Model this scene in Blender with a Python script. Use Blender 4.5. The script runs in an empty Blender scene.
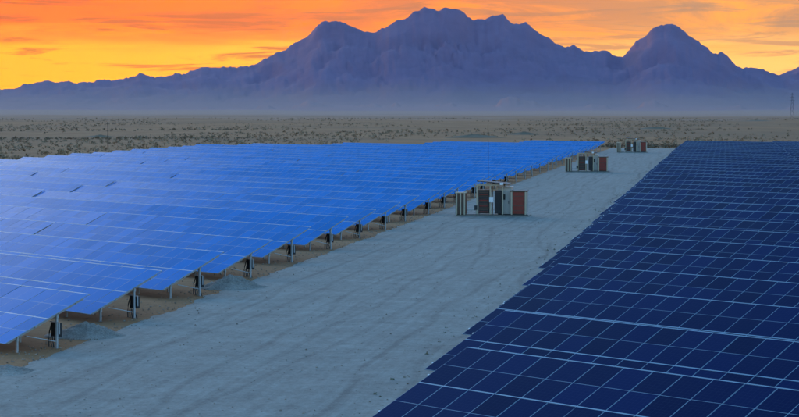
import bpy, math, random
import numpy as np
from mathutils import Vector, Matrix, noise as mnoise

R = math.radians
random.seed(7)
rng = np.random.default_rng(11)
sc = bpy.context.scene
C = sc.collection

# ------------------------------------------------------------------ camera
CAM_H = 12.0
cam_d = bpy.data.cameras.new('camera')
cam_d.sensor_width = 36.0
cam_d.lens = 85.25
cam_d.clip_start = 0.1
cam_d.clip_end = 60000.0
cam = bpy.data.objects.new('camera', cam_d)
C.objects.link(cam)
cam.location = (0, 0, CAM_H)
cam.rotation_euler = (R(90 - 3.073), 0, R(9.682))
FPX = 1892.0             # focal length in photo pixels
sc.camera = cam

# ------------------------------------------------------------------ sky and sun
SUN_AZ = R(36.0)          # measured from +Y (along the road) towards -X
SUN_EL = R(1.0)
SUN = Vector((-math.sin(SUN_AZ) * math.cos(SUN_EL), math.cos(SUN_AZ) * math.cos(SUN_EL), math.sin(SUN_EL)))

world = bpy.data.worlds.new('World')
sc.world = world
world.use_nodes = True


class NT:
    """small helper to write node trees"""
    def __init__(self, tree):
        self.t = tree
        self.t.nodes.clear()

    def n(self, kind, **kw):
        nd = self.t.nodes.new(kind)
        for k, v in kw.items():
            if k.startswith('i_'):
                key = k[2:].replace('_', ' ')
                nd.inputs[key].default_value = v
            else:
                setattr(nd, k, v)
        return nd

    def l(self, a, b):
        self.t.links.new(a, b)

    def val(self, sock, v):
        if hasattr(v, 'links') or isinstance(v, bpy.types.NodeSocket):
            self.l(v, sock)
        else:
            sock.default_value = v

    def math(self, op, a, b=0.0, c=None, clamp=False):
        m = self.n('ShaderNodeMath', operation=op, use_clamp=clamp)
        self.val(m.inputs[0], a)
        self.val(m.inputs[1], b)
        if c is not None:
            self.val(m.inputs[2], c)
        return m.outputs[0]

    def mix(self, f, a, b, blend='MIX'):
        m = self.n('ShaderNodeMix', data_type='RGBA', blend_type=blend)
        self.val(m.inputs[0], f)
        for i, v in ((6, a), (7, b)):
            if isinstance(v, bpy.types.NodeSocket):
                self.l(v, m.inputs[i])
            else:
                m.inputs[i].default_value = (*v[:3], 1)
        return m.outputs[2]

    def ramp(self, fac, stops, interp='LINEAR'):
        r = self.n('ShaderNodeValToRGB')
        r.color_ramp.interpolation = interp
        els = r.color_ramp.elements
        while len(els) < len(stops):
            els.new(0.5)
        for e, (p, c) in zip(els, stops):
            e.position = p
            e.color = (*c[:3], 1) if hasattr(c, '__len__') else (c, c, c, 1)
        self.val(r.inputs[0], fac)
        return r.outputs[0]

    def smooth(self, x, a, b):
        m = self.n('ShaderNodeMapRange', interpolation_type='SMOOTHSTEP')
        self.val(m.inputs[0], x)
        m.inputs[1].default_value = a
        m.inputs[2].default_value = b
        return m.outputs[0]

    def noise(self, vec, scale, detail=4.0, rough=0.55, dist=0.0):
        nd = self.n('ShaderNodeTexNoise')
        nd.inputs['Scale'].default_value = scale
        nd.inputs['Detail'].default_value = detail
        nd.inputs['Roughness'].default_value = rough
        nd.inputs['Distortion'].default_value = dist
        if vec is not None:
            self.l(vec, nd.inputs['Vector'])
        return nd.outputs[0]

    def mapping(self, vec, scale=(1, 1, 1), loc=(0, 0, 0), rot=(0, 0, 0)):
        m = self.n('ShaderNodeMapping')
        self.l(vec, m.inputs[0])
        m.inputs['Location'].default_value = loc
        m.inputs['Rotation'].default_value = rot
        m.inputs['Scale'].default_value = scale
        return m.outputs[0]


w = NT(world.node_tree)
sky = w.n('ShaderNodeTexSky', sky_type='NISHITA')
sky.sun_disc = False
sky.sun_elevation = SUN_EL
sky.sun_rotation = -SUN_AZ
sky.altitude = 800
sky.air_density = 1.0
sky.dust_density = 1.2
sky.ozone_density = 3.0
bright = w.n('ShaderNodeVectorMath', operation='SCALE')
w.l(sky.outputs[0], bright.inputs[0])
bright.inputs[3].default_value = 8.4                         # relative to the dusk band mixed in below
tc = w.n('ShaderNodeTexCoord')
sep = w.n('ShaderNodeSeparateXYZ')
w.l(tc.outputs['Generated'], sep.inputs[0])
z = sep.outputs[2]
dot = w.n('ShaderNodeVectorMath', operation='DOT_PRODUCT')   # 1 towards the set sun, -1 away from it
w.l(tc.outputs['Generated'], dot.inputs[0])
dot.inputs[1].default_value = (-math.sin(SUN_AZ), math.cos(SUN_AZ), 0)
toward = dot.outputs['Value']
toward_h = w.math('DIVIDE', toward, w.math('SQRT', w.math('MAXIMUM', w.math('SUBTRACT', 1.0, w.math('MULTIPLY', z, z)), 0.0004)))
# warm dusk band: yellow orange near the set sun, peach away from it, rose higher up
near_sun = w.smooth(toward_h, 0.80, 0.985)
warm_low = w.mix(near_sun, (8.4, 3.9, 0.9), (8.8, 3.0, 0.0))
warm_high = w.mix(near_sun, (7.2, 2.6, 0.4), (7.6, 1.05, 0.0))
mw = w.mapping(tc.outputs['Generated'], scale=(6.0, 6.0, 60.0), loc=(0.3, 0.9, 0.0))
zw = w.math('ADD', z, w.math('MULTIPLY', w.math('SUBTRACT', w.noise(mw, 1.3, 6.0, 0.6, 0.4), 0.5), 0.035))
warm = w.mix(w.smooth(zw, 0.026, 0.044), warm_low, warm_high)
rose = w.mix(w.smooth(toward_h, -0.4, 0.95), (1.5, 2.4, 4.2), (2.2, 3.0, 5.2))
warm = w.mix(w.smooth(z, 0.10, 0.26), warm, rose)
upper = w.n('ShaderNodeVectorMath', operation='MULTIPLY')
w.l(bright.outputs[0], upper.inputs[0])
upper.inputs[1].default_value = (1.22, 1.38, 1.22)
facw = w.math('SUBTRACT', 1.0, w.smooth(z, 0.10, 0.40))
facw = w.math('MULTIPLY', facw, w.smooth(toward, -1.15, 0.55))
col = w.mix(facw, upper.outputs[0], warm)
# aureole round the set sun: reddened low, unseen white top added for panel sheen
dsun = w.n('ShaderNodeVectorMath', operation='DOT_PRODUCT')
w.l(tc.outputs['Generated'], dsun.inputs[0])
dsun.inputs[1].default_value = SUN
aur = w.smooth(dsun.outputs['Value'], 0.866, 0.95)
aur_col = w.mix(w.smooth(z, 0.07, 0.30), (1.0, 0.2, 0.0), (19.0, 18.5, 15.5))
col = w.mix(aur, col, aur_col, 'ADD')
# flat streaky clouds low over the horizon
m1 = w.mapping(tc.outputs['Generated'], scale=(5.0, 5.0, 70.0), loc=(0.0, 0.35, 0.0))
n1 = w.noise(m1, 2.6, 8.0, 0.62, 0.6)
c1 = w.math('MULTIPLY', w.smooth(n1, 0.49, 0.62), w.math('SUBTRACT', 1.0, w.smooth(z, 0.10, 0.24)))
cloud_col = w.mix(near_sun, (4.2, 2.0, 0.8), (3.9, 0.85, 0.10))
col = w.mix(w.math('MULTIPLY', c1, 0.85), col, cloud_col)
# heavier mauve grey clouds a little higher
m2 = w.mapping(tc.outputs['Generated'], scale=(4.6, 4.6, 34.0), loc=(3.1, 1.7, 0.4))
n2 = w.noise(m2, 1.5, 9.0, 0.64, 0.8)
c2 = w.math('MULTIPLY', w.smooth(n2, 0.45, 0.58), w.smooth(z, 0.022, 0.05))
c2 = w.math('MULTIPLY', c2, w.math('SUBTRACT', 0.62, w.smooth(z, 0.15, 0.35)), clamp=True)
grey = w.mix(near_sun, (2.2, 1.45, 0.95), (4.4, 0.95, 0.08))
col = w.mix(c2, col, grey)
bg = w.n('ShaderNodeBackground')
w.l(col, bg.inputs[0])
bg.inputs[1].default_value = 0.12
out = w.n('ShaderNodeOutputWorld')
w.l(bg.outputs[0], out.inputs[0])

sun_d = bpy.data.lights.new('sun', 'SUN')
sun_d.energy = 0.8
sun_d.angle = R(0.6)
sun_d.color = (1.0, 0.55, 0.28)
sun = bpy.data.objects.new('sun', sun_d)
C.objects.link(sun)
sun.rotation_euler = SUN.to_track_quat('Z', 'Y').to_euler()
sun.location = (-60, 40, 40)

sc.view_settings.view_transform = 'Standard'
sc.view_settings.look = 'None'
sc.view_settings.gamma = 1.0
sc.view_settings.exposure = 0.6
sc.view_settings.use_curve_mapping = False
sc.render.engine = 'CYCLES'
sc.cycles.use_denoising = True
sc.cycles.max_bounces = 6
sc.cycles.volume_bounces = 0

# ------------------------------------------------------------------ materials
MATS = {}


def new_mat(name):
    m = bpy.data.materials.new(name)
    m.use_nodes = True
    t = NT(m.node_tree)
    o = t.n('ShaderNodeOutputMaterial')
    p = t.n('ShaderNodeBsdfPrincipled')
    t.l(p.outputs[0], o.inputs[0])
    MATS[name] = m
    return m, t, p


def simple(name, col, rough=0.6, metal=0.0, var=0.12, scale=3.0, bump=0.0, bscale=30.0):
    m, t, p = new_mat(name)
    g = t.n('ShaderNodeTexCoord').outputs['Object']
    n = t.noise(g, scale, 5.0, 0.6)
    f = t.math('MULTIPLY_ADD', n, 2 * var, 1 - var)
    v = t.n('ShaderNodeVectorMath', operation='SCALE')
    v.inputs[0].default_value = col
    t.l(f, v.inputs[3])
    t.l(v.outputs[0], p.inputs['Base Color'])
    p.inputs['Metallic'].default_value = metal
    rr = t.math('MULTIPLY_ADD', n, 0.2, rough - 0.1)
    t.l(rr, p.inputs['Roughness'])
    if bump:
        b = t.n('ShaderNodeBump')
        b.inputs['Strength'].default_value = bump
        b.inputs['Distance'].default_value = 0.02
        t.l(t.noise(g, bscale, 4.0), b.inputs['Height'])
        t.l(b.outputs[0], p.inputs['Normal'])
    return m


def glass_mat(name, col_a, col_b, rough, spec):
    """solar glass: silicon cells under glass, slight differences between modules"""
    m, t, p = new_mat(name)
    oi = t.n('ShaderNodeObjectInfo').outputs['Random']
    ri = t.n('ShaderNodeNewGeometry').outputs['Random Per Island']
    rnd = t.math('FRACT', t.math('ADD', t.math('MULTIPLY', oi, 7.31), ri))
    tc_ = t.n('ShaderNodeTexCoord')
    base = t.mix(rnd, col_a, col_b)
    # cell grid 6 x 8 from the module's own uv
    s = t.n('ShaderNodeSeparateXYZ')
    t.l(tc_.outputs['UV'], s.inputs[0])
    gx = t.math('ABSOLUTE', t.math('SUBTRACT', t.math('FRACT', t.math('MULTIPLY', s.outputs[0], 6.0)), 0.5))
    gy = t.math('ABSOLUTE', t.math('SUBTRACT', t.math('FRACT', t.math('MULTIPLY', s.outputs[1], 8.0)), 0.5))
    line = t.math('GREATER_THAN', t.math('MAXIMUM', gx, gy), 0.475)
    base = t.mix(t.math('MULTIPLY', line, 0.06), base, (0.25, 0.33, 0.45))
    n = t.noise(tc_.outputs['Object'], 5.0, 3.0)
    dust = t.math('MULTIPLY', t.smooth(t.noise(tc_.outputs['Object'], 0.9, 6.0, 0.65), 0.45, 0.8), 0.008)
    base = t.mix(dust, base, (0.35, 0.33, 0.30))
    t.l(base, p.inputs['Base Color'])
    p.inputs['IOR'].default_value = 1.5
    p.inputs['Specular IOR Level'].default_value = spec
    p.inputs['Specular Tint'].default_value = (0.42, 0.74, 1.0, 1)      # blue anti-reflective coating
    t.l(t.math('MULTIPLY_ADD', n, 0.10, rough), p.inputs['Roughness'])
    return m


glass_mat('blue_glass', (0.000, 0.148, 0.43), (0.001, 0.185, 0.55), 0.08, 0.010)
glass_mat('navy_glass', (0.002, 0.006, 0.045), (0.004, 0.012, 0.075), 0.08, 0.02)
simple('aluminium', (0.27, 0.36, 0.45), 0.42, 0.35, 0.08)
simple('bright_rail', (0.38, 0.43, 0.47), 0.45, 0.2, 0.1)
simple('galvanised', (0.42, 0.43, 0.44), 0.5, 0.3, 0.15, 6.0)
simple('dark_plastic', (0.012, 0.013, 0.016), 0.5)
simple('grey_box', (0.30, 0.31, 0.32), 0.5)
simple('concrete', (0.26, 0.235, 0.20), 0.85, 0, 0.2, 2.0, 0.4, 20)
simple('cream_paint', (0.50, 0.40, 0.28), 0.55, 0, 0.12, 1.5)
simple('pale_paint', (0.50, 0.46, 0.41), 0.5, 0, 0.1, 1.5)
simple('rust_red_paint', (0.25, 0.030, 0.017), 0.5, 0, 0.22, 2.5)
simple('brown_paint', (0.10, 0.055, 0.035), 0.55, 0, 0.2, 2.5)
simple('dark_steel', (0.035, 0.037, 0.04), 0.5, 0.4, 0.2)
simple('white_paint', (0.8, 0.8, 0.8), 0.45, 0, 0.05)


def scrub_mat(name, a, b):
    m, t, p = new_mat(name)
    r = t.n('ShaderNodeNewGeometry').outputs['Random Per Island']
    t.l(t.mix(r, a, b), p.inputs['Base Color'])
    p.inputs['Roughness'].default_value = 0.9
    return m


scrub_mat('dry_scrub_leaf', (0.38, 0.24, 0.14), (0.20, 0.13, 0.075))
scrub_mat('dark_scrub_leaf', (0.14, 0.09, 0.052), (0.21, 0.135, 0.078))


def desert_mat():
    m, t, p = new_mat('desert_soil')
    g = t.n('ShaderNodeTexCoord').outputs['Object']
    big = t.noise(t.mapping(g, (1, 1, 1), rot=(0, 0, R(-23))), 0.004, 6.0, 0.6, 0.5)
    mid = t.noise(g, 0.05, 7.0, 0.62, 0.3)
    fine = t.noise(g, 1.3, 8.0, 0.7)
    colr = t.ramp(t.math('ADD', t.math('MULTIPLY', mid, 0.6), t.math('MULTIPLY', fine, 0.4)),
                  [(0.30, (0.20, 0.090, 0.040)), (0.48, (0.33, 0.150, 0.066)), (0.60, (0.41, 0.20, 0.092)), (0.75, (0.48, 0.27, 0.135))])
    colr = t.mix(t.math('MULTIPLY', t.smooth(big, 0.42, 0.62), 0.5), colr, (0.20, 0.115, 0.065))
    # pale salt pan far out on the plain, in long streaks
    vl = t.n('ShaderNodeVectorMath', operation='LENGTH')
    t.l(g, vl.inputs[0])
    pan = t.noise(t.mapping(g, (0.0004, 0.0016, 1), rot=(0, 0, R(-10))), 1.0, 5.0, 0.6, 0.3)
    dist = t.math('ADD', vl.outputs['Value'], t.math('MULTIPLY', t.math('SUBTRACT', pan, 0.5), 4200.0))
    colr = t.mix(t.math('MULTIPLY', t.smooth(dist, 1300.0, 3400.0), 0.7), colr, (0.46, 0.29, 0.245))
    t.l(colr, p.inputs['Base Color'])
    p.inputs['Roughness'].default_value = 0.95
    p.inputs['Specular IOR Level'].default_value = 0.15
    b = t.n('ShaderNodeBump')
    b.inputs['Strength'].default_value = 0.7
    b.inputs['Distance'].default_value = 0.08
    t.l(fine, b.inputs['Height'])
    t.l(b.outputs[0], p.inputs['Normal'])
    return m


def gravel_mat(name, a, b, c, tracks=True):
    m, t, p = new_mat(name)
    g = t.n('ShaderNodeTexCoord').outputs['Object']
    grain = t.noise(g, 11.0, 6.0, 0.75)
    patch = t.noise(g, 0.45, 7.0, 0.65, 0.4)
    mixv = t.math('ADD', t.math('MULTIPLY', grain, 0.55), t.math('MULTIPLY', patch, 0.45))
    if tracks:
        # grader and tyre streaks run with the road, gently wandering
        wob = t.noise(t.mapping(g, (0.05, 0.03, 1)), 1.0, 2.0)
        mp = t.n('ShaderNodeVectorMath', operation='ADD')
        cmb = t.n('ShaderNodeCombineXYZ')
        t.l(t.math('MULTIPLY', wob, 3.0), cmb.inputs[0])
        t.l(g, mp.inputs[0])
        t.l(cmb.outputs[0], mp.inputs[1])
        streak = t.noise(t.mapping(mp.outputs[0], (1.9, 0.030, 1)), 1.0, 6.0, 0.7)
        coarse = t.noise(g, 2.6, 6.0, 0.7)
        mixv = t.math('ADD', t.math('MULTIPLY', mixv, 0.55),
                      t.math('ADD', t.math('MULTIPLY', streak, 0.20), t.math('MULTIPLY', coarse, 0.25)))
        # wheel tracks: narrow compacted lines that wander along the road
        sx_ = t.n('ShaderNodeSeparateXYZ')
        t.l(mp.outputs[0], sx_.inputs[0])
        for x0 in (-28.3, -26.5, -22.6, -20.8, -19.5, -15.4, -13.6):
            w_ = t.noise(t.mapping(g, (0.02, 0.018, 1), loc=(x0, x0 * 3, 0)), 1.0, 2.0)
            off = t.math('ABSOLUTE', t.math('ADD', t.math('SUBTRACT', sx_.outputs[0], x0 + 1.5), t.math('MULTIPLY_ADD', w_, 9.0, -4.5)))
            mixv = t.math('SUBTRACT', mixv, t.math('MULTIPLY', t.smooth(off, 0.30, 0.08), 0.045))
    colr = t.ramp(mixv, [(0.38, a), (0.50, b), (0.62, c)])
    t.l(colr, p.inputs['Base Color'])
    p.inputs['Roughness'].default_value = 0.95
    p.inputs['Specular IOR Level'].default_value = 0.2
    bmp = t.n('ShaderNodeBump')
    bmp.inputs['Strength'].default_value = 0.55
    bmp.inputs['Distance'].default_value = 0.05
    t.l(mixv if tracks else grain, bmp.inputs['Height'])
    t.l(bmp.outputs[0], p.inputs['Normal'])
    return m


desert_mat()
gravel_mat('road_gravel', (0.18, 0.15, 0.13), (0.285, 0.25, 0.215), (0.39, 0.355, 0.31))
gravel_mat('heap_gravel', (0.15, 0.12, 0.10), (0.28, 0.23, 0.195), (0.43, 0.36, 0.31), tracks=False)


def rock_mat():
    m, t, p = new_mat('haze_tinted_rock')
    g = t.n('ShaderNodeTexCoord').outputs['Object']
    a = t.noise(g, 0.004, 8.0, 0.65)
    colr = t.ramp(a, [(0.3, (0.18, 0.115, 0.185)), (0.55, (0.225, 0.143, 0.225)), (0.75, (0.26, 0.17, 0.25))])  # purple-blue of distant haze painted into the rock colour
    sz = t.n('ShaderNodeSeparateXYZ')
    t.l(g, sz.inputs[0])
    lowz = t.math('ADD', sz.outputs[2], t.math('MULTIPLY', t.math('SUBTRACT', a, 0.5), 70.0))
    colr = t.mix(t.smooth(lowz, 150.0, 8.0), colr, (0.40, 0.235, 0.225))  # pale fan soil at the foot, mauved for the low haze layer
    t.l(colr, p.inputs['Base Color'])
    p.inputs['Roughness'].default_value = 0.95
    p.inputs['Specular IOR Level'].default_value = 0.1
    b = t.n('ShaderNodeBump')
    b.inputs['Strength'].default_value = 0.5
    b.inputs['Distance'].default_value = 9.0
    t.l(t.noise(g, 0.011, 8.0, 0.65, 0.4), b.inputs['Height'])
    t.l(b.outputs[0], p.inputs['Normal'])


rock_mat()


# ------------------------------------------------------------------ mesh helpers
class MB:
    def __init__(self):
        self.v, self.f, self.m, self.mats = [], [], [], []

    def mi(self, name):
        if name not in self.mats:
            self.mats.append(name)
        return self.mats.index(name)

    def box(self, x0, x1, y0, y1, z0, z1, mat, M=None):
        b = len(self.v)
        pts = [(x0, y0, z0), (x1, y0, z0), (x1, y1, z0), (x0, y1, z0), (x0, y0, z1), (x1, y0, z1), (x1, y1, z1), (x0, y1, z1)]
        if M is not None:
            pts = [tuple(M @ Vector(q)) for q in pts]
        self.v += pts
        k = self.mi(mat)
        for q in ((0, 3, 2, 1), (4, 5, 6, 7), (0, 1, 5, 4), (1, 2, 6, 5), (2, 3, 7, 6), (3, 0, 4, 7)):
            self.f.append(tuple(b + i for i in q))
            self.m.append(k)
        return self

    def quad(self, pts, mat):
        b = len(self.v)
        self.v += [tuple(q) for q in pts]
        self.f.append(tuple(range(b, b + len(pts))))
        self.m.append(self.mi(mat))
        return self

    def tube(self, pts, r, mat, seg=6, r1=None):
        pts = [Vector(q) for q in pts]
        k = self.mi(mat)
        rings = []
        for i, q in enumerate(pts):
            d = (pts[min(i + 1, len(pts) - 1)] - pts[max(i - 1, 0)]).normalized()
            a = d.orthogonal().normalized() if abs(d.z) < 0.95 else Vector((1, 0, 0))
            a = (a - d * a.dot(d)).normalized()
            bb = d.cross(a)
            rr = r if r1 is None else r + (r1 - r) * i / (len(pts) - 1)
            base = len(self.v)
            for j in range(seg):
                an = 2 * math.pi * j / seg
                self.v.append(tuple(q + a * rr * math.cos(an) + bb * rr * math.sin(an)))
            rings.append(base)
        for i in range(len(rings) - 1):
            for j in range(seg):
                j2 = (j + 1) % seg
                self.f.append((rings[i] + j, rings[i] + j2, rings[i + 1] + j2, rings[i + 1] + j))
                self.m.append(k)
        self.f.append(tuple(rings[0] + j for j in reversed(range(seg))))
        self.m.append(k)
        self.f.append(tuple(rings[-1] + j for j in range(seg)))
        self.m.append(k)
        return self

    def mesh(self, name, smooth=False):
        me = bpy.data.meshes.new(name)
        me.from_pydata(self.v, [], self.f)
        for nm in self.mats:
            me.materials.append(MATS[nm])
        me.polygons.foreach_set('material_index', self.m)
        if smooth:
            me.polygons.foreach_set('use_smooth', [True] * len(self.f))
        me.update()
        return me


def link(name, me, parent=None, loc=(0, 0, 0), rot=(0, 0, 0)):
    o = bpy.data.objects.new(name, me)
    C.objects.link(o)
    o.location = loc
    o.rotation_euler = rot
    if parent is not None:
        o.parent = parent
    return o


def tag(o, label=None, cat=None, group=None, kind=None):
    if label:
        o['label'] = label
    if cat:
        o['category'] = cat
    if group:
        o['group'] = group
    if kind:
        o['kind'] = kind
    return o


def copy_tree(o, parent=None):
    c = o.copy()
    C.objects.link(c)
    c.parent = parent
    for ch in o.children:
        copy_tree(ch, c)
    return c


def at(u, v, h=0.0):
    """world point at height h seen at photo pixel (u, v); used only to take measurements into metres"""
    Mx = cam.rotation_euler.to_matrix()
    d = Mx @ Vector(((u - 399.5), (208.5 - v), -FPX))
    k = (h - CAM_H) / d.z
    return Vector((d.x * k, d.y * k, h))


def ordinal(k):
    names = ['first', 'second', 'third', 'fourth', 'fifth', 'sixth', 'seventh', 'eighth', 'ninth', 'tenth', 'eleventh', 'twelfth',
             'thirteenth', 'fourteenth', 'fifteenth', 'sixteenth', 'seventeenth', 'eighteenth', 'nineteenth', 'twentieth']
    tens = {2: 'twenty', 3: 'thirty'}
    if k < 20:
        return names[k]
    if (k + 1) % 10 == 0:
        return {3: 'thirtieth', 4: 'fortieth'}[(k + 1) // 10]
    return tens[(k + 1) // 10] + '-' + names[(k + 1) % 10 - 1]


# ------------------------------------------------------------------ ground
def build_ground():
    az = np.linspace(0, 2 * math.pi, 181)[:-1]
    rad = np.concatenate([[3, 12, 25], np.geomspace(40, 10500, 70)])
    v = [(0, 0, 0)]
    for r in rad:
        for a in az:
            x, y = r * math.sin(a), r * math.cos(a)
            h = 0.0
            if r > 620:
                k = min(1, (r - 620) / 900)
                h = k * 1.6 * mnoise.noise(Vector((x / 210, y / 210, 3.0)))
            v.append((x, y, h - 0.02))
    n = len(az)
    f = [(0, 1 + j, 1 + (j + 1) % n) for j in range(n)]
    for i in range(len(rad) - 1):
        b0, b1 = 1 + i * n, 1 + (i + 1) * n
        for j in range(n):
            j2 = (j + 1) % n
            f.append((b0 + j, b1 + j, b1 + j2, b0 + j2))
    f = [tuple(reversed(q)) for q in f]
    me = bpy.data.meshes.new('desert_ground')
    me.from_pydata(v, [], f)
    me.materials.append(MATS['desert_soil'])
    me.polygons.foreach_set('use_smooth', [True] * len(f))
    tag(link('desert_ground', me), kind='structure')


build_ground()


def build_road():
    ys = np.linspace(20, 552, 1064)
    xs_n = 36
    v, f = [], []
    for y in ys:
        l = -32.0 + 0.55 * mnoise.noise(Vector((0, y / 7.0, 0))) + 0.38 * mnoise.noise(Vector((5, y / 1.5, 0)))
        r = -4.0
        for i in range(xs_n):
            t = (i / (xs_n - 1)) ** 1.0
            x = l + (r - l) * t
            edge = min(1, i / 2.0)
            hz = 0.035 * mnoise.noise(Vector((x / 1.3, y / 9.0, 1))) + 0.02 * mnoise.noise(Vector((x / .7, y / 2.0, 7)))
            v.append((x, y, 0.004 + edge * (0.05 + hz)))
    for j in range(len(ys) - 1):
        for i in range(xs_n - 1):
            a = j * xs_n + i
            f.append((a, a + 1, a + 1 + xs_n, a + xs_n))
    me = bpy.data.meshes.new('gravel_road')
    me.from_pydata(v, [], f)
    me.materials.append(MATS['road_gravel'])
    me.polygons.foreach_set('use_smooth', [True] * len(f))
    tag(link('gravel_road', me), kind='structure')


build_road()


# ------------------------------------------------------------------ mountains
RIDGE = [(-900, 62), (-700, 50), (-500, 56), (-350, 66), (-240, 80), (-120, 76), (-60, 83), (0, 88), (15, 87), (30, 82), (40, 82), (48, 79.5), (56, 81), (68, 79.5), (76, 82), (90, 80.5),  # ridge left of the frame is unseen, raised to hide the low sun
         (110, 79.5), (125, 77.5), (135, 73.5), (143, 72), (150, 74), (155, 77), (162, 74.5), (185, 72), (200, 67), (208, 65.5),
         (225, 67), (240, 65), (252, 64), (262, 60), (275, 53), (290, 45), (300, 39), (310, 33), (318, 24), (324, 19.5),
         (332, 20), (343, 21), (352, 25), (362, 30), (374, 30.5), (384, 26), (394, 21), (402, 18), (408, 16), (413, 11),
         (420, 9.5), (426, 6.5), (431, 8), (434, 7.5), (439, 11), (444, 7.5), (458, 9), (466, 14), (473, 18.5), (485, 19),
         (492, 14), (497, 14), (503, 13.5), (510, 21), (520, 22), (526, 21.5), (533, 26), (541, 33), (552, 39), (564, 45),
         (575, 45), (586, 50.5), (598, 50), (606, 50), (614, 54), (623, 55.5), (630, 49), (636, 41), (644, 36), (652, 27),
         (660, 23.5), (670, 22.5), (677, 25), (685, 31), (695, 38), (706, 46), (717, 54), (721, 51), (728, 56), (736, 64),
         (743, 67), (752, 66), (762, 68), (770, 71), (781, 73), (790, 69), (799, 65), (830, 52), (880, 60), (950, 45), (1040, 62), (1150, 80), (1300, 90)]


def build_mountains():
    # skyline (measured within the frame only) turned into compass bearing and height angle
    baz, bel = [], []
    Mx = cam.rotation_euler.to_matrix()
    for u, vv in RIDGE:
        d = Mx @ Vector((u - 399.5, 208.5 - vv, -FPX))
        baz.append(math.atan2(d.x, d.y))
        bel.append(d.z / math.hypot(d.x, d.y))
    baz, bel = np.array(baz), np.array(bel)
    az = np.linspace(R(-52), R(30), 1640)
    el = np.interp(az, baz, bel)
    el_smooth = np.convolve(np.pad(el, 9, mode='edge'), np.hanning(19) / np.hanning(19).sum(), mode='valid')
    el = el + np.array([0.0011 * mnoise.fractal(Vector((a * 190, 1.3, 0)), .55, 2.2, 6) for a in az])
    # edges of the range die away
    el *= np.clip((az - R(-52)) / R(14), 0, 1) * np.clip((R(30) - az) / R(10), 0, 1)
    u_of = 399.5 + FPX * np.tan(az + R(9.682))          # rough photo column, only to vary the ridge distance
    rc = np.interp(u_of, [-600, 0, 230, 330, 450, 560, 622, 670, 740, 780, 1000], [9300, 9300, 9200, 9050, 9000, 9050, 9000, 8850, 8900, 9100, 9300])
    nr = 90
    tt = np.linspace(0, 1, nr)
    rows = []
    H = np.zeros((len(az), nr))
    RR = np.zeros((len(az), nr))
    RID = np.zeros(len(az))
    for i, a in enumerate(az):
        rid = rc[i] + 160 * mnoise.noise(Vector((a * 14, 2.2, 0))) + 60 * mnoise.noise(Vector((a * 60, 5.2, 0)))
        RID[i] = rid
        r0, r1 = rid - 4200, rid + 1100
        r = r0 + (r1 - r0) * tt
        RR[i] = r
        x, y = np.sin(a) * r, np.cos(a) * r
        d = (r - rid)
        wall = np.clip(1 + d / 1500, 0, 1) ** 1.7
        fan = 0.11 * np.clip(1 + d / 4100, 0, 1) ** 1.5
        prof = np.where(d < 0, np.maximum(wall, 0) * 0.89 + fan, np.clip(1 - d / 1080, 0, 1) ** 1.5)
        for k in range(nr):
            if prof[k] < 0.03:
                H[i, k] = prof[k]
                continue
            rg = 1 - abs(mnoise.fractal(Vector((x[k] / 260, y[k] / 340, 0.7)), 0.65, 2.2, 7)) * 1.6
            lo = mnoise.fractal(Vector((x[k] / 900, y[k] / 900, 4.0)), 1.0, 2.0, 4)
            gap = min(1.0, abs(d[k]) / 420.0)
            amp = min(1.0, wall[k] * 6) if d[k] < 0 else 1.0
            H[i, k] = prof[k] * (1 + gap * amp * (0.16 * (rg - 0.8) + 0.19 * lo))
        # low foothills in front of the main wall
        fh = np.exp(-((r - (rid - 1900)) / 200) ** 2)
        hill = max(0, mnoise.fractal(Vector((a * 34, 9.0, 0)), 0.8, 2.0, 4) + 0.10)
        H[i] += fh * hill * 0.13
    ang = (H / RR).max(axis=1)
    scale = (el + CAM_H / rc) / ang                       # exact at the crest, smooth on the slopes below
    fade = np.clip((az - R(-52)) / R(14), 0, 1) * np.clip((R(30) - az) / R(10), 0, 1)
    soft = np.convolve(np.pad((el_smooth * fade + CAM_H / rc) / ang, 12, mode='edge'), np.hanning(25) / np.hanning(25).sum(), mode='valid')
    crest = np.exp(-((RR - RID[:, None]) / 260.0) ** 2)
    H = H * (soft[:, None] * (1 - crest) + scale[:, None] * crest)
    v, f = [], []
    for i, a in enumerate(az):
        for k in range(nr):
            r = RR[i, k]
            v.append((math.sin(a) * r, math.cos(a) * r, H[i, k] - 6.0))
    for i in range(len(az) - 1):
        for k in range(nr - 1):
            q = i * nr + k
            f.append((q, q + nr, q + nr + 1, q + 1))
    f = [tuple(reversed(q)) for q in f]
    me = bpy.data.meshes.new('mountain_range')
    me.from_pydata(v, [], f)
    me.materials.append(MATS['haze_tinted_rock'])
    me.polygons.foreach_set('use_smooth', [True] * len(f))
    tag(link('mountain_range', me), kind='structure')


build_mountains()

# ------------------------------------------------------------------ haze
def build_haze():
    m = bpy.data.materials.new('haze_air')
    m.use_nodes = True
    t = NT(m.node_tree)
    o = t.n('ShaderNodeOutputMaterial')
    p = t.n('ShaderNodeVolumePrincipled')
    p.inputs['Color'].default_value = (0.44, 0.58, 1.0, 1)
    p.inputs['Density'].default_value = 0.000006
    p.inputs['Anisotropy'].default_value = 0.6
    t.l(p.outputs[0], o.inputs['Volume'])
    MATS['haze_air'] = m
    mb = MB().box(-10700, 10700, -10700, 10700, -9.0, 600.0, 'haze_air')
    tag(link('haze', mb.mesh('haze')), 'thin blue dusk haze over the desert plain', 'haze', kind='stuff')


build_haze()

# ------------------------------------------------------------------ solar tables
MW, MD, MT = 1.252, 2.630, 0.036        # module width, depth, thickness
PX, MIDGAP = 1.264, 0.046               # pitch along the row and the joint between the two modules of a column


def row_y(r):
    return r * (MD + MIDGAP)


SLOPE = row_y(1) + MD


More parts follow.
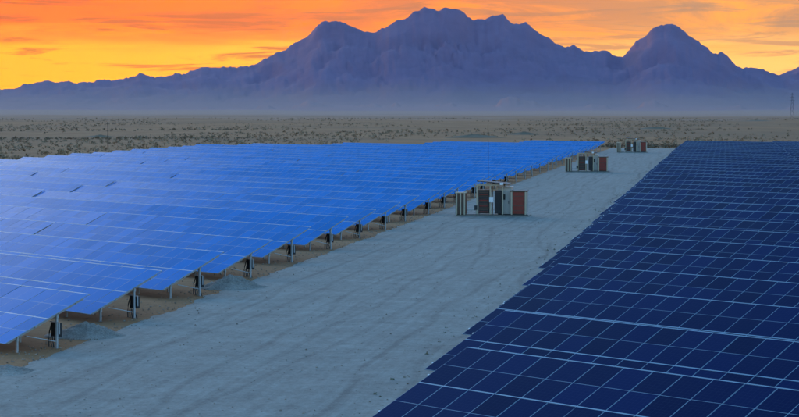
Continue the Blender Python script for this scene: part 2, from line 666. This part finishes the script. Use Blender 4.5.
def add_module(mb, x, y, zz, glass):
    """frame tray with two glass halves, a narrow pale seam between them"""
    e, h = 0.012, MD / 2
    mb.box(x, x + MW, y, y + MD, zz, MT + zz, 'aluminium')
    q = MT + .0015 + zz
    for a, b in ((e, h - .010), (h + .010, MD - e)):
        mb.quad([(x + e, y + a, q), (x + MW - e, y + a, q), (x + MW - e, y + b, q), (x + e, y + b, q)], glass)
    return [(0, 0)] * 24 + [(0, 0), (1, 0), (1, 1), (0, 1)] * 2


def module_mesh(glass):
    mb = MB()
    uvs = add_module(mb, 0, 0, 0, glass)
    me = mb.mesh('module')
    me.uv_layers.new(name='UVMap').data.foreach_set('uv', np.array(uvs, dtype=np.float32).ravel())
    return me


def modules_mesh(glass, n):
    mb = MB()
    uvs = []
    for r in range(2):
        for i in range(n):
            uvs += add_module(mb, i * PX, row_y(r), random.uniform(-.004, .004), glass)
    me = mb.mesh('modules')
    me.uv_layers.new(name='UVMap').data.foreach_set('uv', np.array(uvs, dtype=np.float32).ravel())
    return me


class TableKind:
    def __init__(self, glass, tilt, low, n, rail):
        self.glass, self.tilt, self.low, self.n = glass, R(tilt), low, n
        self.L = (n - 1) * PX + MW
        self.module = module_mesh(glass)
        self.modules = modules_mesh(glass, n)
        mb = MB()                                             # the mid joint rail that shows as the thick line
        y = MD
        mb.box(0.0, self.L, y + .004, row_y(1) - .004, -.03, MT + .004, rail)
        self.mid = mb.mesh('mid_rail')
        self.rim = MB().box(0, self.L, SLOPE + .003, SLOPE + .043, -.03, MT + .004, rail).mesh('edge_rail')
        self.purlin = MB().box(0.03, self.L - .03, -.03, .03, -.075, -.006, 'galvanised').mesh('purlin')
        s, c = math.sin(self.tilt), math.cos(self.tilt)
        self.fy, self.ry = 0.17 * SLOPE, 0.64 * SLOPE
        self.hf = self.low + self.fy * s - .14
        self.hr = self.low + self.ry * s - .14
        def post(h):
            return MB().box(-.06, .06, -.045, .045, -.30, h, 'galvanised').box(-.09, .09, -.06, .06, h - .16, h + .02, 'galvanised').mesh('post')
        self.front, self.rear = post(self.hf), post(self.hr)
        M = Matrix.Translation((0, 0, 0)) @ Matrix.Rotation(self.tilt, 4, 'X')
        self.rafter = MB().box(-.035, .035, .25, SLOPE - .25, -.15, -.078, 'galvanised').mesh('rafter')
        b0 = Vector((0, self.ry * c, 0.35))
        b1 = Vector((0, self.fy * c + 0.55, self.hf + .05))
        self.brace = MB().tube([b0, b1], .025, 'galvanised').mesh('brace')
        self.clamp = MB().box(-.06, -.004, -.035, .035, .0, .05, 'white_paint').mesh('end_clamp')
        # joined frame for the far copies
        mb = MB()
        for x in self.post_x()[1:-1] + [self.post_x()[0]]:
            mb.box(x - .06, x + .06, self.fy * c - .045, self.fy * c + .045, -.3, self.hf, 'galvanised')
            mb.box(x - .06, x + .06, self.ry * c - .045, self.ry * c + .045, -.3, self.hr, 'galvanised')
        T = Matrix.Translation((0, 0, self.low)) @ Matrix.Rotation(self.tilt, 4, 'X')
        for q in (.8, 1.9, 3.4, 4.5):
            mb.box(0.03, self.L - .03, q - .03, q + .03, -.075, -.006, 'galvanised', T)
        self.frame = mb.mesh('support_frame')

    def post_x(self):
        k = max(3, round(self.L / 3.3) + 1)
        return [0.25 + (self.L - 0.5) * i / (k - 1) for i in range(k)]


PSI = 37.22                               # the rows stand askew to the road: degrees their up-slope turns right of it
TILT = 23.5
K_LEFT = TableKind('blue_glass', TILT, 0.48, 22, 'bright_rail')
K_SHORT = TableKind('blue_glass', TILT, 0.48, 9, 'bright_rail')
K_RIGHT = TableKind('navy_glass', TILT, 0.95, 22, 'aluminium')
ROW = Vector((math.cos(R(PSI)), -math.sin(R(PSI)), 0))     # along a row, to the right and nearer
UPS = Vector((math.sin(R(PSI)), math.cos(R(PSI)), 0))      # across a row, away from its low edge


def in_view(pts, margin):
    Mi = cam.rotation_euler.to_matrix().transposed()
    for p in pts:
        q = Mi @ (Vector(p) - cam.location)
        if q.z < -1:
            u, v = 399.5 + FPX * q.x / -q.z, 208.5 - FPX * q.y / -q.z
            if -margin < u < 799 + margin and -margin < v < 417 + margin:
                return True
    return False


def make_table(K, loc, near, road_end, label, group, jitter, strip=False):
    """near: every module and post an object of its own; road_end: +1 road side at high x, -1 at low x, 0 inside the field"""
    t = bpy.data.objects.new('solar_table', None)
    C.objects.link(t)
    t.empty_display_size = 0.3
    t.location = loc
    t.rotation_euler = (R(jitter[0]), R(jitter[1]), R(jitter[2] - PSI))
    tag(t, label, 'solar table', group)
    c, s = math.cos(K.tilt), math.sin(K.tilt)
    rot = (K.tilt, 0, 0)
    base = (0, 0, K.low)
    if near:
        for r in range(2):
            for i in range(K.n):
                y = row_y(r)
                dz = random.uniform(-.003, .003)
                link('module', K.module, t, (i * PX, y * c - dz * s, K.low + y * s + dz * c),
                     (K.tilt + R(random.gauss(0, .12)), R(random.gauss(0, .12)), 0))
        link('mid_rail', K.mid, t, base, rot)
        link('edge_rail', K.rim, t, base, rot)
        for q in (.8, 1.9, 3.4, 4.5):
            link('purlin', K.purlin, t, (0, q * c, K.low + q * s), rot)
        for x in K.post_x():
            link('post', K.front, t, (x, K.fy * c, 0))
            link('post', K.rear, t, (x, K.ry * c, 0))
            link('rafter', K.rafter, t, (x, 0, K.low), rot)
            link('brace', K.brace, t, (x, 0, 0))
    else:
        o = link('modules', K.modules, t, base, rot)
        o['kind'] = 'stuff'
        link('mid_rail', K.mid, t, base, rot)
        link('edge_rail', K.rim, t, base, rot)
        fr = link('support_frame', K.frame, t)
        fr['kind'] = 'stuff'
        x = K.post_x()[-1]
        link('post', K.front, t, (x, K.fy * c, 0))
        link('post', K.rear, t, (x, K.ry * c, 0))
        link('rafter', K.rafter, t, (x, 0, K.low), rot)
    if strip:
        for q in (.55, 3.2):
            link('end_clamp', K.clamp, t, (0, q * c, K.low + q * s), rot)
    return t


LEFT_X, LEFT_Y0, LEFT_PITCH = -34.45, 86.95, 13.336
RIGHT_X, RIGHT_Y0, RIGHT_PITCH = -12.27, 65.2, 12.844
left_rows = []
col_word = ['beside the road', 'second from the road', 'third from the road', 'fourth from the road', 'fifth from the road']


def footprint(K, p0):
    return [p0 + ROW * a + UPS * b + Vector((0, 0, 1.2)) for a in (0, K.L * .25, K.L * .5, K.L * .75, K.L) for b in (0, 4.9)]


for k in range(33):
    end = Vector((LEFT_X + random.gauss(0, .12), LEFT_Y0 + LEFT_PITCH * k + random.gauss(0, .15), 0))
    extent = np.interp(k, [0, 24, 28, 32.6], [126, 116, 64, 6])
    jr = (random.gauss(0, .25), random.gauss(0, .008), random.gauss(0, .05))
    s0 = 0.0
    row_z = 0.10 * mnoise.noise(Vector((0, k * .7, 0)))
    for cidx in range(5):
        K = K_LEFT if cidx < 4 else K_SHORT
        if cidx and s0 + K.L > extent + 6:
            break
        s0 += K.L
        p0 = end - ROW * s0
        s0 += 0.22 if k in (3, 4) else 0.06
        if not in_view(footprint(K, p0), 40):
            continue
        dist = (p0 + ROW * K.L - cam.location).length
        near = K is K_LEFT and dist < (190 if cidx == 0 else 175)
        j = (jr[0] + random.gauss(0, .58), jr[1], jr[2])
        lab = 'bright blue solar table %s, %s row from the front, left field' % (col_word[cidx], ordinal(k))
        p0.z = row_z
        make_table(K, p0, near, 1 if cidx == 0 else 0, lab, 'solar tables of the left field', j)
    left_rows.append(end)

for k in range(-3, 36):
    start = Vector((RIGHT_X + random.gauss(0, .10), RIGHT_Y0 + RIGHT_PITCH * k + random.gauss(0, .10), 0))
    jr = (random.gauss(0, .20), random.gauss(0, .05), random.gauss(0, .08))
    for cidx in range(3):
        p0 = start + ROW * cidx * (K_RIGHT.L + 0.25)
        if not in_view(footprint(K_RIGHT, p0), 40) or (k == 35 and cidx == 0):
            continue
        near = p0.y < 175
        lab = 'dark navy solar table %s, %s row from the front, right field' % (col_word[cidx], ordinal(k + 3))
        j = (jr[0] + random.gauss(0, .15), jr[1] + random.gauss(0, .04), jr[2])
        p0.z = 0.05 * mnoise.noise(Vector((p0.x / 60, p0.y / 40, 9)))
        make_table(K_RIGHT, p0, near, -1 if cidx == 0 else 0, lab, 'solar tables of the right field', j, strip=cidx == 0)

# ------------------------------------------------------------------ combiner boxes on the rear end posts of the left field
def make_combiner():
    t = bpy.data.objects.new('combiner_box', None)
    C.objects.link(t)
    b = link('cabinet', MB().box(-.30, .30, .07, .30, .55, 1.25, 'dark_plastic').mesh('cabinet'), t)
    link('lid', MB().box(-.27, .27, .305, .325, .58, 1.22, 'grey_box').mesh('lid'), b)
    link('bracket', MB().box(-.40, .45, .05, .068, 1.26, 1.31, 'galvanised').box(.40, .45, .05, .10, .7, 1.258, 'galvanised').mesh('bracket'), t)
    for i in range(5):
        x = -.62 + .17 * i + random.uniform(-.03, .03)
        pts = [(x * .6, .18, 1.0 if i > 1 else 1.28), (x * .9 - .1, .2 + .05 * (i % 2), .7), (x - .12, .22, .35), (x - .08 + .05 * i, .20, -.02)]
        link('cable', MB().tube(pts, .035, 'dark_plastic', 5).mesh('cable'), t)
    return t


comb0 = make_combiner()
comb0.rotation_euler = (0, 0, R(-PSI))
for k, end in enumerate(left_rows[:16]):
    o = comb0 if k == 0 else copy_tree(comb0)
    o.location = end - ROW * (K_LEFT.L - K_LEFT.post_x()[-1] + .25) + UPS * K_LEFT.ry * math.cos(K_LEFT.tilt)
    tag(o, 'black combiner box with hanging cables under the %s left table from the front' % ordinal(k), 'combiner box',
        'combiner boxes on the end posts of the left field')

# ------------------------------------------------------------------ gravel heaps
def heap(name, loc, rx, ry, h, mat, label, cat, seed, group=None):
    nr, na = 20, 56
    v, f = [(0, 0, h)], []
    for i in range(1, nr + 1):
        t = i / nr
        for j in range(na):
            a = 2 * math.pi * j / na
            wob = 1 + .26 * mnoise.fractal(Vector((math.cos(a) * 1.5, math.sin(a) * 1.5, seed)), .7, 2.2, 4)
            x, y = rx * t * wob * math.cos(a), ry * t * wob * math.sin(a)
            zz = h * (1 - t) ** 1.15 + (0.22 * h * mnoise.fractal(Vector((x * 3.0, y * 3.0, seed)), .6, 2.2, 5)) * (1 - t * .8)
            v.append((x, y, zz if i < nr else -0.05))
    for j in range(na):
        f.append((0, 1 + j, 1 + (j + 1) % na))
    for i in range(nr - 1):
        for j in range(na):
            j2 = (j + 1) % na
            f.append((1 + i * na + j, 1 + (i + 1) * na + j, 1 + (i + 1) * na + j2, 1 + i * na + j2))
    me = bpy.data.meshes.new(name)
    me.from_pydata(v, [], f)
    me.materials.append(MATS[mat])
    me.polygons.foreach_set('use_smooth', [True] * len(f))
    return tag(link(name, me, None, loc), label, cat, group)


g = 'gravel heaps at the row ends'
heap('gravel_heap', at(88, 336), 2.3, 1.5, .75, 'heap_gravel', 'grey gravel heap behind the first row\'s end post', 'gravel heap', 1.0, g)
heap('gravel_heap', at(231, 288), 2.4, 1.6, .9, 'heap_gravel', 'rounded grey gravel heap past the third row\'s end post', 'gravel heap', 2.0, g)
heap('gravel_heap', at(6, 372), 1.6, 1.3, .35, 'heap_gravel', 'low gravel heap in the bottom left corner beside the road', 'gravel heap', 3.0, g)

# ------------------------------------------------------------------ inverter stations along the road
def part(name, parent, fn):
    mb = MB()
    fn(mb)
    return link(name, mb.mesh(name), parent)


def empty(name):
    o = bpy.data.objects.new(name, None)
    o.empty_display_size = .3
    C.objects.link(o)
    return o


def make_plinth():
    t = empty('concrete_plinth')
    part('slab', t, lambda m: m.box(-3.25, 3.25, -1.15, 1.3, -.2, .14, 'concrete'))
    part('step', t, lambda m: m.box(2.0, 2.7, -1.5, -1.153, -.2, .09, 'concrete'))
    part('kerb_rail', t, lambda m: m.box(-3.2, 3.2, -1.13, -1.07, .142, .20, 'dark_steel'))
    return t


def make_shelter():
    """open steel shelter with a stack of louvred brown inverters and a white control box"""
    t = empty('inverter_shelter')
    for x in (-1.15, 0.05, 1.15):
        for y in (-.75, .75):
            part('post', t, lambda m: m.box(x - .055, x + .055, y - .055, y + .055, 0, 2.62, 'cream_paint'))
    for y in (-.81, .70):
        part('top_beam', t, lambda m: m.box(-1.21, 1.21, y, y + .11, 2.622, 2.75, 'cream_paint'))
    T = Matrix.Rotation(R(5), 4, 'Y')
    part('roof', t, lambda m: m.box(-1.4, 1.5, -1.05, 1.05, 2.90, 2.97, 'dark_steel', T))
    b = part('inverter_stack', t, lambda m: m.box(-1.05, -.05, -.62, .62, .12, 2.25, 'brown_paint'))
    for i in range(4):
        z0 = .18 + i * .52
        d = part('drawer', b, lambda m: m.box(-1.02, -.08, -.66, -.623, z0, z0 + .42, 'dark_steel')
                 .box(-.95, -.15, -.70, -.662, z0 + .05, z0 + .14, 'rust_red_paint').box(-.95, -.15, -.70, -.662, z0 + .24, z0 + .33, 'brown_paint'))
    part('control_box', t, lambda m: m.box(-.02, .34, -.98, -.81, 1.15, 1.62, 'white_paint'))
    part('meter_panel', t, lambda m: m.box(.42, 1.05, -.55, .5, .12, 2.2, 'dark_steel').box(.50, .97, -.59, -.553, .5, 2.0, 'dark_plastic'))
    part('lamp', t, lambda m: m.box(.95, 1.25, -1.2, -1.06, 2.72, 2.9, 'white_paint'))
    return t


def make_pale_cabinet():
    t = empty('switchgear_cabinet')
    part('body', t, lambda m: m.box(-.62, .62, -.7, .7, .08, 2.45, 'pale_paint'))
    part('roof', t, lambda m: m.box(-.68, .68, -.78, .78, 2.452, 2.54, 'pale_paint'))
    part('foot', t, lambda m: m.box(-.58, .58, -.66, .66, 0, .078, 'dark_steel'))
    d = part('door', t, lambda m: m.box(-.50, .50, -.73, -.702, .2, 2.3, 'pale_paint'))
    part('window', d, lambda m: m.box(-.22, .08, -.745, -.732, 1.35, 1.85, 'dark_plastic'))
    part('handle', d, lambda m: m.box(.36, .41, -.77, -.732, 1.0, 1.25, 'dark_steel'))
    return t


def make_red_cabinet():
    t = empty('transformer_cabinet')
    part('body', t, lambda m: m.box(-.80, .80, -.75, .75, .10, 2.25, 'brown_paint'))
    part('roof', t, lambda m: m.box(-.90, .90, -.86, .86, 2.252, 2.36, 'brown_paint'))
    part('foot', t, lambda m: m.box(-.76, .76, -.7, .7, 0, .098, 'dark_steel'))
    for x in (-.80, .70):
        part('corner_post', t, lambda m: m.box(x - .03, x + .13, -.86, -.755, 0, 2.25, 'cream_paint'))
    part('side_panel', t, lambda m: m.box(.803, .86, -.62, -.10, .12, 2.2, 'pale_paint').box(.803, .86, .22, .7, .12, 2.2, 'pale_paint'))
    part('vent', t, lambda m: m.box(.803, .84, -.08, .20, .12, 2.2, 'dark_steel'))
    d = part('door', t, lambda m: m.box(-.64, .64, -.80, -.752, .16, 2.2, 'rust_red_paint'))
    for i in range(4):
        z0 = .30 + i * .46
        part('louvre', d, lambda m: m.box(-.52, .52, -.835, -.802, z0, z0 + .30, 'rust_red_paint').box(-.52, .52, -.85, -.837, z0 + .12, z0 + .18, 'brown_paint'))
    part('handle', d, lambda m: m.box(.54, .59, -.86, -.803, 1.0, 1.3, 'dark_steel'))
    return t


def make_ribbed_cabinet():
    t = empty('ribbed_cabinet')
    part('body', t, lambda m: m.box(-.45, .45, -.5, .5, .06, 1.95, 'brown_paint'))
    part('cap', t, lambda m: m.box(-.5, .5, -.56, .56, 1.952, 2.03, 'cream_paint'))
    for i in range(3):
        x = -.36 + .36 * i
        part('rib', t, lambda m: m.box(x - .06, x + .06, -.56, -.502, .02, 1.95, 'cream_paint'))
    return t


def make_pipe():
    t = empty('conduit_frame')
    part('pipe', t, lambda m: m.tube([(-.45, 0, .0), (-.45, 0, .45), (.35, 0, .45), (.35, 0, 0)], .05, 'pale_paint', 8))
    part('valve', t, lambda m: m.box(.22, .48, -.13, .13, .46, .85, 'dark_steel'))
    return t


protos = [make_plinth(), make_ribbed_cabinet(), make_pipe(), make_shelter(), make_pale_cabinet(), make_red_cabinet()]
offs = [(0, 0, 0), (-2.85, -.75, .142), (-1.85, -.9, .142), (-.25, -.2, .142), (1.0, .35, .142), (2.35, -.35, .142)]
texts = [('pale concrete plinth under the %s station on the gravel road', 'plinth', 'concrete plinths of the stations'),
         ('narrow cream ribbed cabinet at the left end of the %s station', 'cabinet', 'ribbed cabinets of the stations'),
         ('low pale conduit frame left of the shelter at the %s station', 'conduit', 'conduit frames of the stations'),
         ('cream open shelter with brown inverter stack at the %s station', 'shelter', 'inverter shelters of the stations'),
         ('pale grey switchgear cabinet in the middle of the %s station', 'cabinet', 'switchgear cabinets of the stations'),
         ('rust red transformer cabinet at the right end of the %s station', 'cabinet', 'transformer cabinets of the stations')]
for si, (sx, sy, word) in enumerate([(-24.7, 206.4, 'nearest'), (-24.4, 349.0, 'middle'), (-23.2, 498.5, 'farthest')]):
    for p, q, (lb, ct, gr) in zip(protos, offs, texts):
        o = p if si == 0 else copy_tree(p)
        o.location = (sx + q[0] * 1.22, sy + q[1] * 1.22, q[2] * 1.22 + .03)
        o.scale = (1.02, 1.1, 1.14) if ct == 'cabinet' and 'red' in lb else (1.22, 1.22, 1.22)
        tag(o, lb % word, ct, gr)

# ------------------------------------------------------------------ masts and poles
def pole(loc, h, r, label, arm=True):
    t = empty('utility_pole')
    t.location = loc
    part('shaft', t, lambda m: m.tube([(0, 0, -.4), (0, 0, h * .5), (0, 0, h)], r, 'dark_steel', 8, r * .55))
    if arm:
        part('crossarm', t, lambda m: m.box(-.6, .6, -.05, .05, h - .6, h - .48, 'dark_steel'))
    return tag(t, label, 'pole', 'thin poles')


def mast(loc, h):
    t = empty('lightning_mast')
    t.location = loc
    part('shaft', t, lambda m: m.tube([(0, 0, -.4), (0, 0, h * .6), (0, 0, h)], .03, 'dark_steel', 8, .014))
    part('foot', t, lambda m: m.box(-.25, .25, -.25, .25, -.2, .35, 'concrete'))
    return tag(t, 'thin dark lightning mast rising behind the nearest inverter station', 'mast')


mast((-26.0, 212.0, 0), 8.2)
pole(at(108, 148.5), 7.6, .16, 'lone thin pole on the plain beyond the left field edge')
pole(at(488, 136), 5.0, .12, 'small thin pole beyond the far end of the left field', False)


def pylon(loc, h):
    t = empty('lattice_pylon')
    t.location = loc
    wb, wt = 2.0, .35
    def wid(q):
        return wb + (wt - wb) * min(1, q / (h * .92))
    lv = [0, .2 * h, .38 * h, .54 * h, .68 * h, .80 * h, .90 * h, h]
    for sx in (-1, 1):
        for sy in (-1, 1):
            part('leg', t, lambda m: m.tube([(sx * wid(q), sy * wid(q), q) for q in lv], .09, 'dark_steel', 4))
    def lattice(m):
        for a, b in zip(lv[:-1], lv[1:]):
            for s in (-1, 1):
                m.tube([(-wid(a), s * wid(a), a), (wid(b), s * wid(b), b)], .05, 'dark_steel', 4)
                m.tube([(wid(a), s * wid(a), a), (-wid(b), s * wid(b), b)], .05, 'dark_steel', 4)
                m.tube([(s * wid(a), -wid(a), a), (s * wid(b), wid(b), b)], .05, 'dark_steel', 4)
                m.tube([(s * wid(a), wid(a), a), (s * wid(b), -wid(b), b)], .05, 'dark_steel', 4)
    part('bracing', t, lattice)
    for q, l in ((.70 * h, 2.6), (.82 * h, 2.2), (.93 * h, 1.8)):
        part('crossarm', t, lambda m: m.tube([(-l, 0, q), (l, 0, q)], .09, 'dark_steel', 4).tube([(-l, 0, q), (0, 0, q + .7)], .06, 'dark_steel', 4)
             .tube([(l, 0, q), (0, 0, q + .7)], .06, 'dark_steel', 4))
    return tag(t, 'dark lattice power pylon on the plain at the right edge', 'pylon')


pylon(at(792, 119), 26.0)

# ------------------------------------------------------------------ low dark mounds out on the plain
g = 'dark mounds on the plain'
def mound(u, v, half_px, h, label, seed):
    c = at(u, v)
    d = math.hypot(c.x, c.y)
    rx = half_px / FPX * d
    o = heap('earth_mound', c, rx, rx * .5, h, 'dark_scrub_leaf', label, 'mound', seed, g)
    o.rotation_euler = (0, 0, R(20))


mound(474, 137.5, 34, 1.3, 'long low dark mound just beyond the left field', 5.0)
mound(524, 134.5, 18, 1.2, 'shorter dark mound right of the long one', 6.0)
mound(656, 129.0, 18, 1.4, 'dark mound on the plain beyond the road end', 7.0)
mound(758, 121.5, 28, 1.2, 'dark mound near the pylon', 8.0)
mound(156, 151.0, 5, 1.7, 'small dark heap at the left field\'s outer edge', 9.0)
mound(100, 137.0, 16, .9, 'low dark bank on the plain left of the pole', 10.0)

# ------------------------------------------------------------------ desert scrub: thousands of small dry bushes
def scatter(name, n, mat, label, gen, size, seed):
    r = np.random.default_rng(seed)
    V, F = [], []
    for _ in range(n):
        x, y = gen(r)
        s = size * r.uniform(.5, 1.5)
        for k in range(11):
            th, ph = r.uniform(0, 2 * math.pi), r.uniform(0, 1.35)
            rad = s * r.uniform(.45, 1.0)
            c = np.array([x + rad * math.cos(th) * math.sin(ph + .2), y + rad * math.sin(th) * math.sin(ph + .2), rad * math.cos(ph) * .75 + .02])
            b = len(V)
            for q in range(3):
                V.append(tuple(c + r.normal(0, s * .33, 3)))
            F.append((b, b + 1, b + 2))
    me = bpy.data.meshes.new(name)
    me.from_pydata(V, [], F)
    me.materials.append(MATS[mat])
    tag(link(name, me), label, 'scrub', kind='stuff')


def plain_point(r):
    while True:
        a = r.uniform(R(-34), R(12))
        d = 300 + 1700 * r.random() ** 1.4
        x, y = math.sin(a) * d, math.cos(a) * d
        # bushes gather along shallow washes and leave bare flats between
        if mnoise.fractal(Vector((x / 120, y / 260, 1.0)), .8, 2.0, 4) + r.normal(0, .12) < 0.03:
            continue
        if x > -40:
            if y > 566:
                return x, y
        elif x < -142 or y > np.interp(x, [-142, -121, -80, -30], [500, 520, 540, 566]):
            return x, y


def edge_point(r):
    if r.random() < .5:
        x = r.uniform(-40, 45)
        return x, 562 + abs(r.normal(0, 12))
    u = r.uniform(-40, 250)
    q = at(u, r.choice([131, 139.5]) + r.normal(0, .30) - u * .004)
    return q.x, q.y


scatter('dry_scrub', 7000, 'dry_scrub_leaf', 'pale dry scrub scattered over the desert plain', plain_point, .7, 3)
scatter("dark_scrub", 800, 'dark_scrub_leaf', 'dark low scrub dotted between the pale bushes', plain_point, .5, 4)
scrub_mat('weed_leaf', (0.15, 0.14, 0.08), (0.22, 0.19, 0.12))


def weed_point(r):
    return -13.6 - abs(r.normal(0, .55)), 60 + 330 * r.random() ** 1.6


scatter('roadside_weeds', 170, 'weed_leaf', 'sparse green weeds along the edge of the right field', weed_point, .085, 8)


def stones():
    r = np.random.default_rng(21)
    V, F = [], []
    def add(x, y, z0, s):
        b = len(V)
        k = r.uniform(.6, 1.25, 6) * s
        V.extend([(x + k[0], y, z0), (x, y + k[1], z0), (x - k[2], y, z0 + .1 * s), (x, y - k[3], z0), (x + .2 * s, y, z0 + k[4] * .8), (x, y, z0 - k[5] * .4)])
        for a, c in ((0, 1), (1, 2), (2, 3), (3, 0)):
            F.append((b + a, b + c, b + 4))
            F.append((b + c, b + a, b + 5))
    for _ in range(1700):                                   # soil strip beside the left field
        y = 62 + 190 * r.random() ** 1.5
        add(-31.6 - abs(r.normal(0, 2.0)), y, .01, r.uniform(.02, .08))
    for _ in range(2000):                                   # loose stones lying on the road
        y = 58 + 200 * r.random() ** 1.6
        add(r.uniform(-31, -13), y, .05, r.uniform(.02, .065))
    me = bpy.data.meshes.new('loose_stones')
    me.from_pydata(V, [], F)
    me.materials.append(MATS['stone'])
    tag(link('loose_stones', me), 'loose stones lying on the gravel road and the sandy verge', 'stones', kind='stuff')


scrub_mat('stone', (0.16, 0.11, 0.08), (0.36, 0.27, 0.20))
stones()
scatter('hedge_scrub', 700, 'dark_scrub_leaf', 'dark scrub line along the far field edge and tracks', edge_point, .7, 5)
